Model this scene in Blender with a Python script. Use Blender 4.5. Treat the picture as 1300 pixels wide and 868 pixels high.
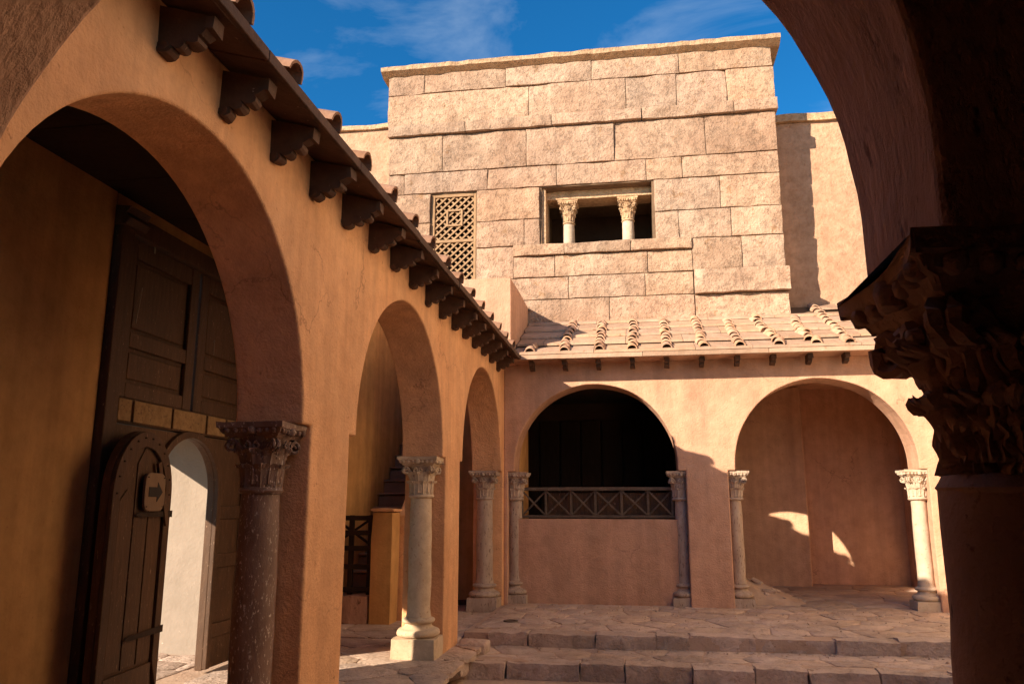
import bpy, math, random
from mathutils import Vector, noise, Matrix, Euler
random.seed(11)
scene = bpy.context.scene
for o in list(bpy.data.objects): bpy.data.objects.remove(o, do_unlink=True)

# ------------------------------------------------------------------ camera
cam_d = bpy.data.cameras.new('camera'); cam = bpy.data.objects.new('camera', cam_d)
scene.collection.objects.link(cam); scene.camera = cam
cam.location = (0, 0, 1.6)
cam.rotation_euler = (math.radians(90 + 11.5), 0, math.radians(9.06))
cam_d.sensor_width = 36.0; cam_d.lens = 36.0 * 1015 / 1300
cam_d.clip_start = 0.05; cam_d.clip_end = 5000

# ------------------------------------------------------------------ light
SUN = Vector((0.966, 1.0, -0.57)).normalized()          # the way the sunlight travels
EL = math.asin(-SUN.z); AZ = math.atan2(-SUN.x, -SUN.y)
sun_d = bpy.data.lights.new('sun', 'SUN'); sun = bpy.data.objects.new('sun', sun_d)
scene.collection.objects.link(sun)
sun_d.energy = 3.9; sun_d.angle = math.radians(0.5); sun_d.color = (1.0, 0.82, 0.62)
sun.rotation_euler = SUN.to_track_quat('-Z', 'Y').to_euler()
sun.location = (-20, -20, 20)

world = bpy.data.worlds.new('World'); scene.world = world; world.use_nodes = True
wn = world.node_tree; wn.nodes.clear()
def wnode(t, **k):
    n = wn.nodes.new(t)
    for a, b in k.items(): setattr(n, a, b)
    return n
w_out = wnode('ShaderNodeOutputWorld'); w_bg = wnode('ShaderNodeBackground')
w_sky = wnode('ShaderNodeTexSky', sky_type='NISHITA', sun_disc=False)
w_sky.sun_elevation = EL; w_sky.sun_rotation = AZ
w_sky.altitude = 1500; w_sky.air_density = 1.0; w_sky.dust_density = 0.5; w_sky.ozone_density = 4.0
w_co = wnode('ShaderNodeTexCoord'); w_map = wnode('ShaderNodeMapping')
w_map.inputs['Scale'].default_value = (1.0, 1.6, 2.6); w_map.inputs['Rotation'].default_value = (0.2, 0.5, 0.3)
w_no = wnode('ShaderNodeTexNoise'); w_no.inputs['Scale'].default_value = 3.2; w_no.inputs['Detail'].default_value = 9
w_no.inputs['Roughness'].default_value = 0.58; w_no.inputs['Distortion'].default_value = 0.6
w_rp = wnode('ShaderNodeValToRGB'); w_rp.color_ramp.elements[0].position = 0.50; w_rp.color_ramp.elements[1].position = 0.86
w_rp.color_ramp.elements[0].color = (0, 0, 0, 1); w_rp.color_ramp.elements[1].color = (0.42, 0.42, 0.42, 1)
w_mx = wnode('ShaderNodeMixRGB'); w_mx.inputs[2].default_value = (3.8, 4.4, 5.0, 1)
L = wn.links.new
L(w_co.outputs['Generated'], w_map.inputs[0]); L(w_map.outputs[0], w_no.inputs[0]); L(w_no.outputs[0], w_rp.inputs[0])
w_hs = wnode('ShaderNodeHueSaturation'); w_hs.inputs['Saturation'].default_value = 1.2
L(w_sky.outputs[0], w_hs.inputs['Color'])
w_tn = wnode('ShaderNodeMixRGB', blend_type='MULTIPLY'); w_tn.inputs[0].default_value = 1; w_tn.inputs[2].default_value = (.30, .82, .86, 1)
L(w_hs.outputs[0], w_tn.inputs[1])
L(w_rp.outputs[0], w_mx.inputs[0]); L(w_tn.outputs[0], w_mx.inputs[1]); L(w_mx.outputs[0], w_bg.inputs[0])
L(w_bg.outputs[0], w_out.inputs[0])
w_bg.inputs[1].default_value = 0.072
vs = scene.view_settings
vs.view_transform = 'Standard'; vs.look = 'None'; vs.gamma = 1.0; vs.use_curve_mapping = False
vs.exposure = 1.64
scene.cycles.max_bounces = 12; scene.cycles.diffuse_bounces = 7; scene.cycles.use_denoising = True
scene.cycles.sample_clamp_indirect = 6.0

# ------------------------------------------------------------------ materials
def mat(name, c1, c2, scale=3.0, rough=0.9, bump=0.3, bump_scale=30.0, big=0.35, speck=None, speck_amt=0.0,
        speck_scale=25.0, rnd=0.0, streak=0.0, pits=0.0, bdist=0.02, spec=0.25, stretch=(1, 1, 1), mottle=0.0, mscale=12.0, crack=0.0):
    m = bpy.data.materials.new(name); m.use_nodes = True
    nt = m.node_tree; nt.nodes.clear(); N = nt.nodes.new; K = nt.links.new
    out = N('ShaderNodeOutputMaterial'); bs = N('ShaderNodeBsdfPrincipled'); K(bs.outputs[0], out.inputs[0])
    bs.inputs['Roughness'].default_value = rough; bs.inputs['Specular IOR Level'].default_value = spec
    geo = N('ShaderNodeNewGeometry'); mp = N('ShaderNodeMapping'); K(geo.outputs['Position'], mp.inputs[0])
    mp.inputs['Scale'].default_value = stretch
    def nz(s, d=6, r=0.6, src=None):
        n = N('ShaderNodeTexNoise'); n.inputs['Scale'].default_value = s; n.inputs['Detail'].default_value = d
        n.inputs['Roughness'].default_value = r; K((src or mp).outputs[0], n.inputs[0]); return n
    def ramp(src, p0, p1, a=(0, 0, 0, 1), b=(1, 1, 1, 1)):
        r = N('ShaderNodeValToRGB'); r.color_ramp.elements[0].position = p0; r.color_ramp.elements[1].position = p1
        r.color_ramp.elements[0].color = a; r.color_ramp.elements[1].color = b; K(src.outputs[0], r.inputs[0]); return r
    def mix(f, a, b, mode='MIX'):
        x = N('ShaderNodeMixRGB'); x.blend_type = mode
        for i, v in ((0, f), (1, a), (2, b)):
            if hasattr(v, 'outputs'): K(v.outputs[0], x.inputs[i])
            elif isinstance(v, (int, float)): x.inputs[i].default_value = v
            else: x.inputs[i].default_value = (*v, 1)
        return x
    n1 = nz(scale); col = mix(ramp(n1, 0.32, 0.68), c1, c2)
    n2 = nz(0.55, 4)
    col = mix(1.0, col, ramp(n2, 0.3, 0.7, (1 - big,) * 3 + (1,), (1 + big * 0.35,) * 3 + (1,)), 'MULTIPLY')
    if streak:
        ms = N('ShaderNodeMapping'); ms.inputs['Scale'].default_value = (5, 5, 0.35); K(geo.outputs['Position'], ms.inputs[0])
        n3 = nz(1.0, 5, 0.6, ms)
        col = mix(1.0, col, ramp(n3, 0.35, 0.62, (1 - streak,) * 3 + (1,), (1, 1, 1, 1)), 'MULTIPLY')
    if speck:
        n4 = nz(speck_scale, 4, 0.65)
        col = mix(ramp(n4, 0.70 - speck_amt * 0.25, 0.76 - speck_amt * 0.2), col, speck)
    if mottle:
        n5 = nz(mscale, 8, 0.72)
        col = mix(1.0, col, ramp(n5, 0.34, 0.60, (1 - mottle, 1 - mottle * 1.12, 1 - mottle * 1.25, 1), (1 + mottle * .25,) * 3 + (1,)), 'MULTIPLY')
    if crack:
        cn = nz(1.6, 5, 0.6); cm = N('ShaderNodeVectorMath'); cm.operation = 'MULTIPLY_ADD'
        K(cn.outputs['Color'], cm.inputs[0]); cm.inputs[1].default_value = (.9, .9, .9); K(geo.outputs['Position'], cm.inputs[2])
        vo_ = N('ShaderNodeTexVoronoi'); vo_.feature = 'DISTANCE_TO_EDGE'; vo_.inputs['Scale'].default_value = .75; K(cm.outputs[0], vo_.inputs['Vector'])
        cr = ramp(vo_, .0015, .007, (1, 1, 1, 1), (0, 0, 0, 1)); ck = ramp(nz(.8, 3), .52, .62)
        cx_ = mix(1.0, cr, ck, 'MULTIPLY')
        cs = N('ShaderNodeMath'); cs.operation = 'MULTIPLY'; K(cx_.outputs[0], cs.inputs[0]); cs.inputs[1].default_value = crack
        col = mix(cs, col, (c1[0] * .35, c1[1] * .3, c1[2] * .3))
    if rnd:
        oi = N('ShaderNodeObjectInfo'); rr = N('ShaderNodeValToRGB'); K(oi.outputs['Random'], rr.inputs[0])
        rr.color_ramp.elements[0].color = (1 - rnd, 1 - rnd * 1.05, 1 - rnd * 1.15, 1)
        for p_, c_ in ((.3, (1 + rnd * .2, 1 - rnd * .15, 1 - rnd * .3)), (.55, (1 - rnd * .5, 1 - rnd * .4, 1 - rnd * .3)), (.8, (1 + rnd * .3, 1 + rnd * .1, 1 - rnd * .35))):
            e_ = rr.color_ramp.elements.new(p_); e_.color = (*c_, 1)
        rr.color_ramp.elements[1].color = (1 + rnd * .5, 1 + rnd * .5, 1 + rnd * .5, 1)
        col = mix(1.0, col, rr, 'MULTIPLY')
    K(col.outputs[0], bs.inputs['Base Color'])
    b1 = nz(bump_scale, 8, 0.62); b2 = nz(bump_scale * 0.16, 5, 0.55)
    add = N('ShaderNodeMath'); add.operation = 'MULTIPLY_ADD'; K(b2.outputs[0], add.inputs[0]); add.inputs[1].default_value = 1.6
    K(b1.outputs[0], add.inputs[2]); h = add
    if pits:
        vo = nz(bump_scale * 0.45, 6, 0.75); pr = ramp(vo, 0.30, 0.46)
        ad = N('ShaderNodeMath'); ad.operation = 'MULTIPLY_ADD'; K(pr.outputs[0], ad.inputs[0]); ad.inputs[1].default_value = pits
        K(h.outputs[0], ad.inputs[2]); h = ad
    bp = N('ShaderNodeBump'); bp.inputs['Strength'].default_value = bump; bp.inputs['Distance'].default_value = bdist
    K(h.outputs[0], bp.inputs['Height']); K(bp.outputs[0], bs.inputs['Normal'])
    return m

M = {}
M['plaster'] = mat('orange_plaster', (.72, .375, .18), (.78, .43, .22), 1.4, .92, .5, 40, .16, (.46, .22, .10), .2, 15, streak=.17, bdist=.03, mottle=.13, mscale=5, crack=.6, pits=.15)
M['plaster_pink'] = mat('pink_plaster', (.53, .30, .195), (.59, .35, .235), 1.4, .92, .5, 40, .16, (.40, .22, .14), .22, 15, streak=.17, bdist=.03, mottle=.14, mscale=5, crack=.6, pits=.15)
M['alcove'] = mat('alcove_plaster', (.66, .40, .25), (.73, .46, .30), 1.4, .92, .5, 40, .16, (.48, .27, .16), .2, 15, streak=.17, bdist=.03, mottle=.13, mscale=5, crack=.6)
M['stair_earth'] = mat('stair_earth', (.34, .19, .10), (.42, .25, .14), 4, .95, .6, 30, .2, bdist=.02)
M['ochre'] = mat('ochre_plaster', (.54, .285, .10), (.62, .34, .125), 1.6, .92, .35, 30, .22, (.40, .19, .07), .16, 14, streak=.2, bdist=.02, mottle=.14, mscale=5)
M['rough_plaster'] = mat('rough_plaster', (.52, .30, .205), (.62, .38, .27), 5, .95, .8, 26, .25, (.24, .12, .08), .35, 16, streak=.2, bdist=.03, pits=.4, stretch=(1, 1, .45))
M['tan_plaster'] = mat('tan_plaster', (.44, .27, .175), (.52, .335, .225), 4, .95, .6, 20, .2, (.38, .21, .13), .36, 8, streak=.1, bdist=.03, pits=.4, mottle=.22, mscale=7)
M['white_plaster'] = mat('white_plaster', (.27, .22, .175), (.32, .26, .21), 3, .95, .4, 20, .15, (.5, .42, .34), .1, 10, bdist=.02)
M['stone'] = mat('tower_stone', (.395, .25, .172), (.525, .375, .275), .9, .95, .9, 22, .24, (.31, .19, .115), .32, 4.5, rnd=.17, bdist=.035, pits=.6, mottle=.20, mscale=3.2, streak=.14, crack=.5)
M['stone_trim'] = mat('trim_stone', (.46, .30, .18), (.56, .39, .25), 4, .95, .8, 26, .2, (.30, .18, .10), .3, 10, rnd=.1, bdist=.03, pits=.5, mottle=.3)
M['mortar'] = mat('mortar', (.14, .09, .055), (.19, .12, .075), 8, 1, .5, 40, .2)
M['bounce_plaster'] = mat('bounce_cream_plaster', (.82, .64, .45), (.86, .70, .51), 3, .95, .4, 20, .08, bdist=.02)  # pale cream chosen to bounce sunlight off the unseen right-hand building
M['flag'] = mat('flagstone', (.54, .40, .32), (.62, .48, .39), 5, .9, .9, 18, .28, (.42, .29, .22), .42, 10, rnd=.17, bdist=.035, pits=.5, mottle=.16, mscale=4)
M['dust'] = mat('packed_earth', (.44, .30, .215), (.52, .37, .27), 4, 1, .6, 30, .25, (.25, .15, .1), .3, 20, bdist=.02)
M['sand'] = mat('sandy_ground', (.42, .29, .19), (.50, .36, .25), 3, 1, .5, 20, .25, bdist=.03)
M['tile'] = mat('clay_tile', (.42, .235, .15), (.58, .38, .26), 7, .9, .5, 40, .2, (.26, .15, .10), .4, 16, rnd=.28, bdist=.01)
M['pan'] = mat('pan_tile', (.35, .225, .155), (.45, .31, .225), 5, .92, .6, 30, .2, (.27, .16, .10), .42, 9, rnd=.22, bdist=.015)
M['tile_dark'] = mat('weathered_shaded_tile', (.22, .115, .07), (.33, .185, .12), 7, .9, .5, 40, .2, (.16, .08, .05), .4, 16, rnd=.25, bdist=.01)  # weathered clay, darkened further to carry the shade on the tile ends
M['wood'] = mat('dark_wood', (.066, .030, .013), (.105, .051, .024), 9, .62, .5, 50, .3, (.34, .22, .14), .24, 34, rnd=.15, stretch=(2.5, 2.5, .5), bdist=.006, spec=.3)
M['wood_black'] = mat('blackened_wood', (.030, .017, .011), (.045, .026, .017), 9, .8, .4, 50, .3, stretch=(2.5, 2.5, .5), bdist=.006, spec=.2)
M['wood_eave'] = mat('eave_wood', (.068, .033, .02), (.11, .056, .035), 8, .75, .6, 40, .3, (.36, .25, .18), .05, 22, rnd=.2, bdist=.008)
M['wood_gilt'] = mat('worn_painted_beam', (.25, .14, .055), (.37, .23, .11), 18, .75, .6, 60, .3, (.12, .06, .03), .45, 28, bdist=.006)
M['wood_grey'] = mat('grey_weathered_wood', (.10, .068, .048), (.16, .115, .085), 9, .85, .5, 50, .25, (.36, .30, .25), .1, 26, rnd=.1, bdist=.006)
M['lattice'] = mat('lattice_wood', (.27, .165, .09), (.36, .23, .13), 9, .85, .5, 50, .25, rnd=.1, bdist=.006)
M['col_dark'] = mat('brown_marble', (.155, .085, .058), (.23, .135, .095), 7, .6, .4, 40, .3, (.52, .42, .34), .46, 38, stretch=(1.6, 1.6, .7), bdist=.01, spec=.35)
M['col_near'] = mat('reddish_stone', (.35, .19, .13), (.45, .27, .19), 7, .8, .6, 28, .3, (.12, .06, .04), .25, 14, bdist=.02)  # reddish-brown stone with darker specks
M['col_cream'] = mat('cream_stone', (.52, .385, .255), (.60, .46, .315), 5, .85, .4, 34, .2, (.34, .22, .13), .40, 20, bdist=.012, mottle=.15)
M['col_grey'] = mat('mottled_stone', (.37, .265, .195), (.50, .385, .295), 9, .8, .5, 34, .25, (.18, .115, .08), .52, 26, stretch=(1.6, 1.6, .5), bdist=.012)
M['col_pale'] = mat('pale_stone', (.46, .355, .26), (.55, .44, .335), 7, .85, .5, 34, .2, (.36, .25, .17), .45, 22, bdist=.012)
M['sign_tan'] = mat('sign_board', (.19, .115, .068), (.235, .15, .092), 6, .7, .2, 40, .2, bdist=.005)
M['sign_black'] = mat('sign_black_paint', (.02, .016, .014), (.03, .024, .02), 6, .6, .1, 40, .1, bdist=.003)
M['dark_room'] = mat('unlit_dark_wall', (.06, .036, .024), (.085, .05, .034), 3, .95, .4, 20, .2)  # near-black base colour stands in for the shade of unlit interiors

# ------------------------------------------------------------------ mesh helpers
COL = scene.collection
class MB:
    def __init__(s): s.v = []; s.f = []
    def add(s, vs_, fs):
        o = len(s.v); s.v += [Vector(p) for p in vs_]; s.f += [tuple(i + o for i in f) for f in fs]; return s
    def box(s, x0, x1, y0, y1, z0, z1):
        return s.add([(x0, y0, z0), (x1, y0, z0), (x1, y1, z0), (x0, y1, z0), (x0, y0, z1), (x1, y0, z1), (x1, y1, z1), (x0, y1, z1)],
                     [(0, 3, 2, 1), (4, 5, 6, 7), (0, 1, 5, 4), (1, 2, 6, 5), (2, 3, 7, 6), (3, 0, 4, 7)])
    def prism(s, pts, fn0, fn1):
        """polygon pts (2D) -> two caps placed by fn0 / fn1, joined by sides"""
        n = len(pts); a = [fn0(*p) for p in pts]; b = [fn1(*p) for p in pts]
        return s.add(a + b, [tuple(range(n)), tuple(range(2 * n - 1, n - 1, -1))] + [((i + 1) % n, i, n + i, n + (i + 1) % n) for i in range(n)])
    def lathe(s, prof, c=(0, 0, 0), n=32, cap=True):
        o = len(s.v)
        for r, z in prof:
            for i in range(n):
                a = 2 * math.pi * i / n; s.v.append(Vector((c[0] + r * math.cos(a), c[1] + r * math.sin(a), c[2] + z)))
        for j in range(len(prof) - 1):
            for i in range(n):
                s.f.append((o + j * n + i, o + j * n + (i + 1) % n, o + (j + 1) * n + (i + 1) % n, o + (j + 1) * n + i))
        if cap:
            s.f.append(tuple(o + i for i in range(n - 1, -1, -1))); s.f.append(tuple(o + (len(prof) - 1) * n + i for i in range(n)))
        return s
    def grid(s, fn, nu, nv):
        o = len(s.v)
        for j in range(nv + 1):
            for i in range(nu + 1): s.v.append(Vector(fn(i / nu, j / nv)))
        for j in range(nv):
            for i in range(nu):
                a = o + j * (nu + 1) + i; s.f.append((a, a + 1, a + nu + 2, a + nu + 1))
        return s
    def bar(s, p, q, w, h=None, up=(0, 0, 1)):
        """square bar from p to q"""
        p = Vector(p); q = Vector(q); h = h or w; d = (q - p).normalized(); u = Vector(up)
        if abs(d.dot(u)) > .95: u = Vector((1, 0, 0))
        a = d.cross(u).normalized() * w / 2; b = a.cross(d).normalized() * h / 2
        vs_ = [p - a - b, p + a - b, p + a + b, p - a + b, q - a - b, q + a - b, q + a + b, q - a + b]
        return s.add(vs_, [(0, 1, 2, 3), (7, 6, 5, 4), (0, 4, 5, 1), (1, 5, 6, 2), (2, 6, 7, 3), (3, 7, 4, 0)])
    def tube(s, path, rad, n=7):
        o = len(s.v); P = [Vector(p) for p in path]
        for k, p in enumerate(P):
            d = (P[min(k + 1, len(P) - 1)] - P[max(k - 1, 0)]).normalized()
            u = Vector((0, 0, 1)) if abs(d.z) < .9 else Vector((1, 0, 0))
            a = d.cross(u).normalized(); b = a.cross(d); r = rad[k] if hasattr(rad, '__len__') else rad
            for i in range(n):
                t = 2 * math.pi * i / n; s.v.append(p + (a * math.cos(t) + b * math.sin(t)) * r)
        for k in range(len(P) - 1):
            for i in range(n):
                s.f.append((o + k * n + i, o + k * n + (i + 1) % n, o + (k + 1) * n + (i + 1) % n, o + (k + 1) * n + i))
        s.f.append(tuple(o + i for i in range(n - 1, -1, -1))); s.f.append(tuple(o + (len(P) - 1) * n + i for i in range(n)))
        return s
    def mesh(s, name, m, smooth=False):
        me = bpy.data.meshes.new(name); me.from_pydata([tuple(v) for v in s.v], [], s.f); me.materials.append(m)
        me.validate(); me.update()
        if smooth:
            me.polygons.foreach_set('use_smooth', [True] * len(me.polygons))
            try: me.set_sharp_from_angle(angle=math.radians(smooth if smooth is not True else 45))
            except Exception: pass
        import bmesh
        bm = bmesh.new(); bm.from_mesh(me); bmesh.ops.recalc_face_normals(bm, faces=bm.faces); bm.to_mesh(me); bm.free()
        return me

WORLD = {}
def link(name, data, parent=None, loc=(0, 0, 0), rot=None):
    o = bpy.data.objects.new(name, data); COL.objects.link(o)
    loc = Vector(loc); WORLD[o.name] = loc
    o.location = loc - (WORLD[parent.name] if parent else Vector((0, 0, 0)))
    if parent: o.parent = parent
    if rot is not None: o.rotation_euler = rot
    return o
def tag(o, label=None, cat=None, group=None, kind=None):
    for k, v in (('label', label), ('category', cat), ('group', group), ('kind', kind)):
        if v: o[k] = v
    return o
def thing(name, label, cat, loc=(0, 0, 0), group=None): return tag(link(name, None, None, loc), label, cat, group)
def obj(name, mb, m, parent=None, smooth=False, bevel=0.0, seg=2, loc=(0, 0, 0)):
    o = link(name, mb.mesh(name, M[m] if isinstance(m, str) else m, smooth), parent, loc)
    if bevel:
        b = o.modifiers.new('bevel', 'BEVEL'); b.width = bevel; b.segments = seg; b.limit_method = 'ANGLE'; b.angle_limit = math.radians(35)
    return o
def nz(p, s=1.0): return noise.noise(Vector(p) * s)

# ------------------------------------------------------------------ column pieces (unit = a column 2.14 m high)
def roughen(mb, amt, s):
    for v in mb.v:
        n = noise.noise_vector(v * s); v += n * amt
    return mb
def capital_mesh(name, m, seed=0, rough=.004, k=1.0, bold=1.0):
    """corinthian capital: z 0 (astragal) .. .44, shaft radius .12"""
    mb = MB()
    mb.lathe([(.118, -.035), (.140, -.03), (.150, -.012), (.140, .008), (.120, .012)], n=28)
    mb.lathe([(.118, .0), (.118, .08), (.122, .18), (.135, .26), (.165, .33), (.18, .345)], n=28)
    def leaf(ang, h, w, z0, curl, tk):
        ca, sa = math.cos(ang), math.sin(ang)
        def f(u, v):
            x = (u * 2 - 1)
            lob = 1 + (.22 if bold > 1 else .16) * math.cos(v * 24) * (1 - v * .3)
            hw = w * (.62 + .55 * math.sin(min(v, .8) * 1.9)) * lob * (1 if v < .75 else max(.25, 1 - (v - .75) * 2.6))
            if v < .72:
                z = z0 + h * v / .72 * .9; r = .126 + tk * (v / .72) ** 2.2
            else:
                t = (v - .72) / .28 * 2.5
                r = .126 + tk + curl * bold * math.sin(t) ; z = z0 + h * .9 + curl * .8 * (1 - math.cos(t)) * .2 + curl * .9 * math.sin(t * .7) - curl * 1.1 * max(0, t - 1.2)
            r += .016 * (1 - abs(x) ** 1.4) - (.016 if bold > 1 else .010) * abs(math.sin(x * 7.5 + (v * 3 if bold > 1 else 0)))
            a2 = x * hw
            return (r * ca - a2 * sa, r * sa + a2 * ca, z)
        mb.grid(f, *((14, 22) if bold > 1 else (8, 12)))
    for i in range(8): leaf(i * math.pi / 4 + math.pi / 8, .15, .050, .01, .030, .012)
    for i in range(8): leaf(i * math.pi / 4, .24, .052, .03, .036, .030)
    for i in range(4):                                    # corner volutes and the helices between them
        ang = math.pi / 4 + i * math.pi / 2; d = Vector((math.cos(ang), math.sin(ang), 0)); tn = Vector((-d.y, d.x, 0))
        for sgn in (-1, 1):
            path = []; rads = []
            for j in range(26):
                t = j / 25
                if t < .35:
                    q = t / .35; p = d * (.135 + .075 * q ** 1.5) + tn * sgn * (.045 - .030 * q) + Vector((0, 0, .20 + .125 * q))
                else:
                    q = (t - .35) / .65; th = math.pi / 2 - q * 8.2; rr = .044 * (1 - .78 * q)
                    p = d * (.210 + rr * math.cos(th)) + tn * sgn * .015 + Vector((0, 0, .283 + rr * math.sin(th)))
                path.append(p); rads.append(.0145 * bold * (1 - .35 * t))
            mb.tube(path, rads, 6)
        a2 = i * math.pi / 2; d2 = Vector((math.cos(a2), math.sin(a2), 0)); t2 = Vector((-d2.y, d2.x, 0))
        for sgn in (-1, 1):
            path = []
            for j in range(16):
                q = j / 15; th = math.pi / 2 + sgn * 0 - q * 6.5; rr = .028 * (1 - .7 * q)
                path.append(d2 * .175 + t2 * sgn * (.034 - rr * math.cos(th) * 1.0) + Vector((0, 0, .285 + rr * math.sin(th))))
            mb.tube(path, .009 * bold, 5)
        c = d2 * .195 + Vector((0, 0, .385)); 
        mb.lathe([(.004, -.032), (.026, -.024), (.034, 0), (.026, .024), (.004, .032)], c, 10)
    for i in range(4):                                    # row of small eggs below the abacus
        a2 = i * math.pi / 2; d2 = Vector((math.cos(a2), math.sin(a2), 0)); t2 = Vector((-d2.y, d2.x, 0))
        for j in range(7):
            t = (j - 3) / 3.4; c = d2 * (.214 - .024 * (1 - t * t)) + t2 * (.19 * t) + Vector((0, 0, .383))
            mb.lathe([(.004, -.020), (.014, -.014), (.019, .0), (.016, .012), (.004, .018)], c, 8)
    def ab(z, w, cc):
        pts = []
        for i in range(4):
            a0 = i * math.pi / 2
            for j in range(9):
                t = j / 8 * 2 - 1; x = w * t; y = w - cc * (1 - t * t)
                pts.append((y * math.cos(a0) - x * math.sin(a0), y * math.sin(a0) + x * math.cos(a0), z))
        return pts
    prof = [(.335, .165, .02), (.345, .185, .022), (.365, .195, .022), (.372, .212, .024), (.395, .218, .024), (.402, .232, .024), (.44, .236, .024)]
    rings = [ab(z, w, cc) for z, w, cc in prof]; n = len(rings[0]); o = len(mb.v)
    for r_ in rings: mb.v += [Vector(p) for p in r_]
    for j in range(len(rings) - 1):
        for i in range(n): mb.f.append((o + j * n + i, o + j * n + (i + 1) % n, o + (j + 1) * n + (i + 1) % n, o + (j + 1) * n + i))
    mb.f.append(tuple(o + i for i in range(n))); mb.f.append(tuple(o + (len(rings) - 1) * n + i for i in range(n)))
    for v in mb.v:
        v *= k
        nv = noise.noise_vector(v * 22 + Vector((seed, 0, 0))); v += nv * rough
        nv = noise.noise_vector(v * 7 + Vector((seed, 5, 0))); v += nv * rough * 1.3
    return mb.mesh(name, m, 50)
def shaft_mesh(name, m, z0, z1, r, seed=0, rough=.003):
    mb = MB(); prof = []
    n = 16
    for i in range(n + 1):
        t = i / n; e = 1.0 + .05 * math.sin(t * math.pi) - .07 * t
        if t < .03: e += .12 * (1 - t / .03)
        prof.append((r * e, z0 + (z1 - z0) * t))
    mb.lathe(prof, n=36)
    for v in mb.v:
        d = Vector((v.x, v.y, 0)); l = d.length or 1; q = nz(v + Vector((seed, 0, 0)), 5) * rough * 2 + nz(v + Vector((0, seed, 0)), 16) * rough
        v += d / l * q
    return mb.mesh(name, m, 50)
def base_mesh(name, m, z0, z1, r, seed=0):
    h = z1 - z0; mb = MB()
    pr = []
    for i in range(9): a = -math.pi / 2 + i / 8 * math.pi; pr.append((r * 1.52 + .05 * math.cos(a), z0 + h * .20 + h * .20 * math.sin(a)))
    pr += [(r * 1.42, z0 + h * .44), (r * 1.26, z0 + h * .50), (r * 1.16, z0 + h * .58), (r * 1.18, z0 + h * .66)]
    for i in range(7): a = -math.pi / 2 + i / 6 * math.pi; pr.append((r * 1.22 + .03 * math.cos(a), z0 + h * .80 + h * .13 * math.sin(a)))
    pr.append((r * 1.06, z1))
    mb.lathe(pr, n=36)
    for v in mb.v: v += noise.noise_vector(v * 9 + Vector((seed, 1, 2))) * .006
    return mb.mesh(name, m, 50)
def rough_box(x0, x1, y0, y1, z0, z1, amt=.01, s=7, n=4, seed=0, pl=1.0):
    """box with slightly worn, uneven faces"""
    mb = MB(); import itertools
    nx, ny, nzz = n, n, n
    idx = {}
    def vid(i, j, k):
        if (i, j, k) not in idx:
            p = Vector((x0 + (x1 - x0) * i / nx, y0 + (y1 - y0) * j / ny, z0 + (z1 - z0) * k / nzz))
            ext = (i in (0, nx)) + (j in (0, ny)) + (k in (0, nzz))
            c = Vector(((x0 + x1) / 2, (y0 + y1) / 2, (z0 + z1) / 2))
            w = noise.noise_vector(p * s + Vector((seed, seed * 2, 0))) * amt
            if ext >= 2:
                dd = (c - p); pull = pl * amt * (.8 if ext == 2 else 1.5)
                for ax, ii, nn in ((0, i, nx), (1, j, ny), (2, k, nzz)):
                    if ii in (0, nn): w[ax] += math.copysign(pull * (.4 + abs(nz(p, 11))), dd[ax])
            idx[(i, j, k)] = len(mb.v); mb.v.append(p + w)
        return idx[(i, j, k)]
    for i in range(n):
        for j in range(n):
            for k in (0, n):
                mb.f.append((vid(i, j, k), vid(i + 1, j, k), vid(i + 1, j + 1, k), vid(i, j + 1, k)))
                mb.f.append((vid(i, k, j), vid(i + 1, k, j), vid(i + 1, k, j + 1), vid(i, k, j + 1)))
                mb.f.append((vid(k, i, j), vid(k, i + 1, j), vid(k, i + 1, j + 1), vid(k, i, j + 1)))
    return mb
CAPS = {}
def column(parent, x, y, m, zf=0.0, r=.125, seed=0, k=1.0, ztop=2.14, plinth=.25, zp=.15, label=None, capm=None, basem=None, rough=.004):
    c = link('column', None, parent, (x, y, zf))
    if label: c['label'] = label
    mm = M[m]; cm = M[capm or m]; zc = ztop - .44 * k
    link('shaft', shaft_mesh('shaft', mm, .36 - zf, zc - zf + .004, r, seed), c, (x, y, zf))
    key = (capm or m, k, rough)
    if key not in CAPS: CAPS[key] = capital_mesh('capital', cm, seed, rough, k, 1.3 if m == 'col_near' else 1.0)
    link('capital', CAPS[key], c, (x, y, zc))
    link('base', base_mesh('base', M[basem or m], zp - zf - .004, .365 - zf, r, seed), c, (x, y, zf))
    link('plinth', rough_box(-plinth, plinth, -plinth, plinth, -.05, zp - zf, .012, 6, 4, seed).mesh('plinth', M[basem or m], 40), c, (x, y, zf))
    return c

# ------------------------------------------------------------------ arcade walls
def arch_outline(s0, s1, z0, z1, ops, seed=0, jit=.010, nseg=44):
    """outline in (s, z) of a wall with arched openings reaching the floor; ops: (centre, radius, spring z, stilt, jamb offset)"""
    pts = [(s0, z1), (s0, z0)]
    for (c, r, zs, st, e) in ops:
        n1 = max(3, int((zs - z0) / .3))
        for i in range(n1 + 1):
            z = z0 + (zs - z0) * i / n1; pts.append((c - r - e + jit * .8 * nz((z * 1.3, seed, c), 1.0), z))
        for i in range(nseg + 1):
            a = math.pi - math.pi * i / nseg; rr = r + jit * nz((math.cos(a) * 2.2, math.sin(a) * 2.2, seed + c)) * 1.6
            pts.append((c + rr * math.cos(a), zs + st + r * 0 + rr * math.sin(a) if 0 < i < nseg else zs + (0 if st < .02 else 0) + .0))
        for i in range(n1 + 1):
            z = zs + (z0 - zs) * i / n1; pts.append((c + r + e + jit * .8 * nz((z * 1.3, seed + 7, c), 1.0), z))
    pts += [(s1, z0), (s1, z1)]
    return pts

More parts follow.
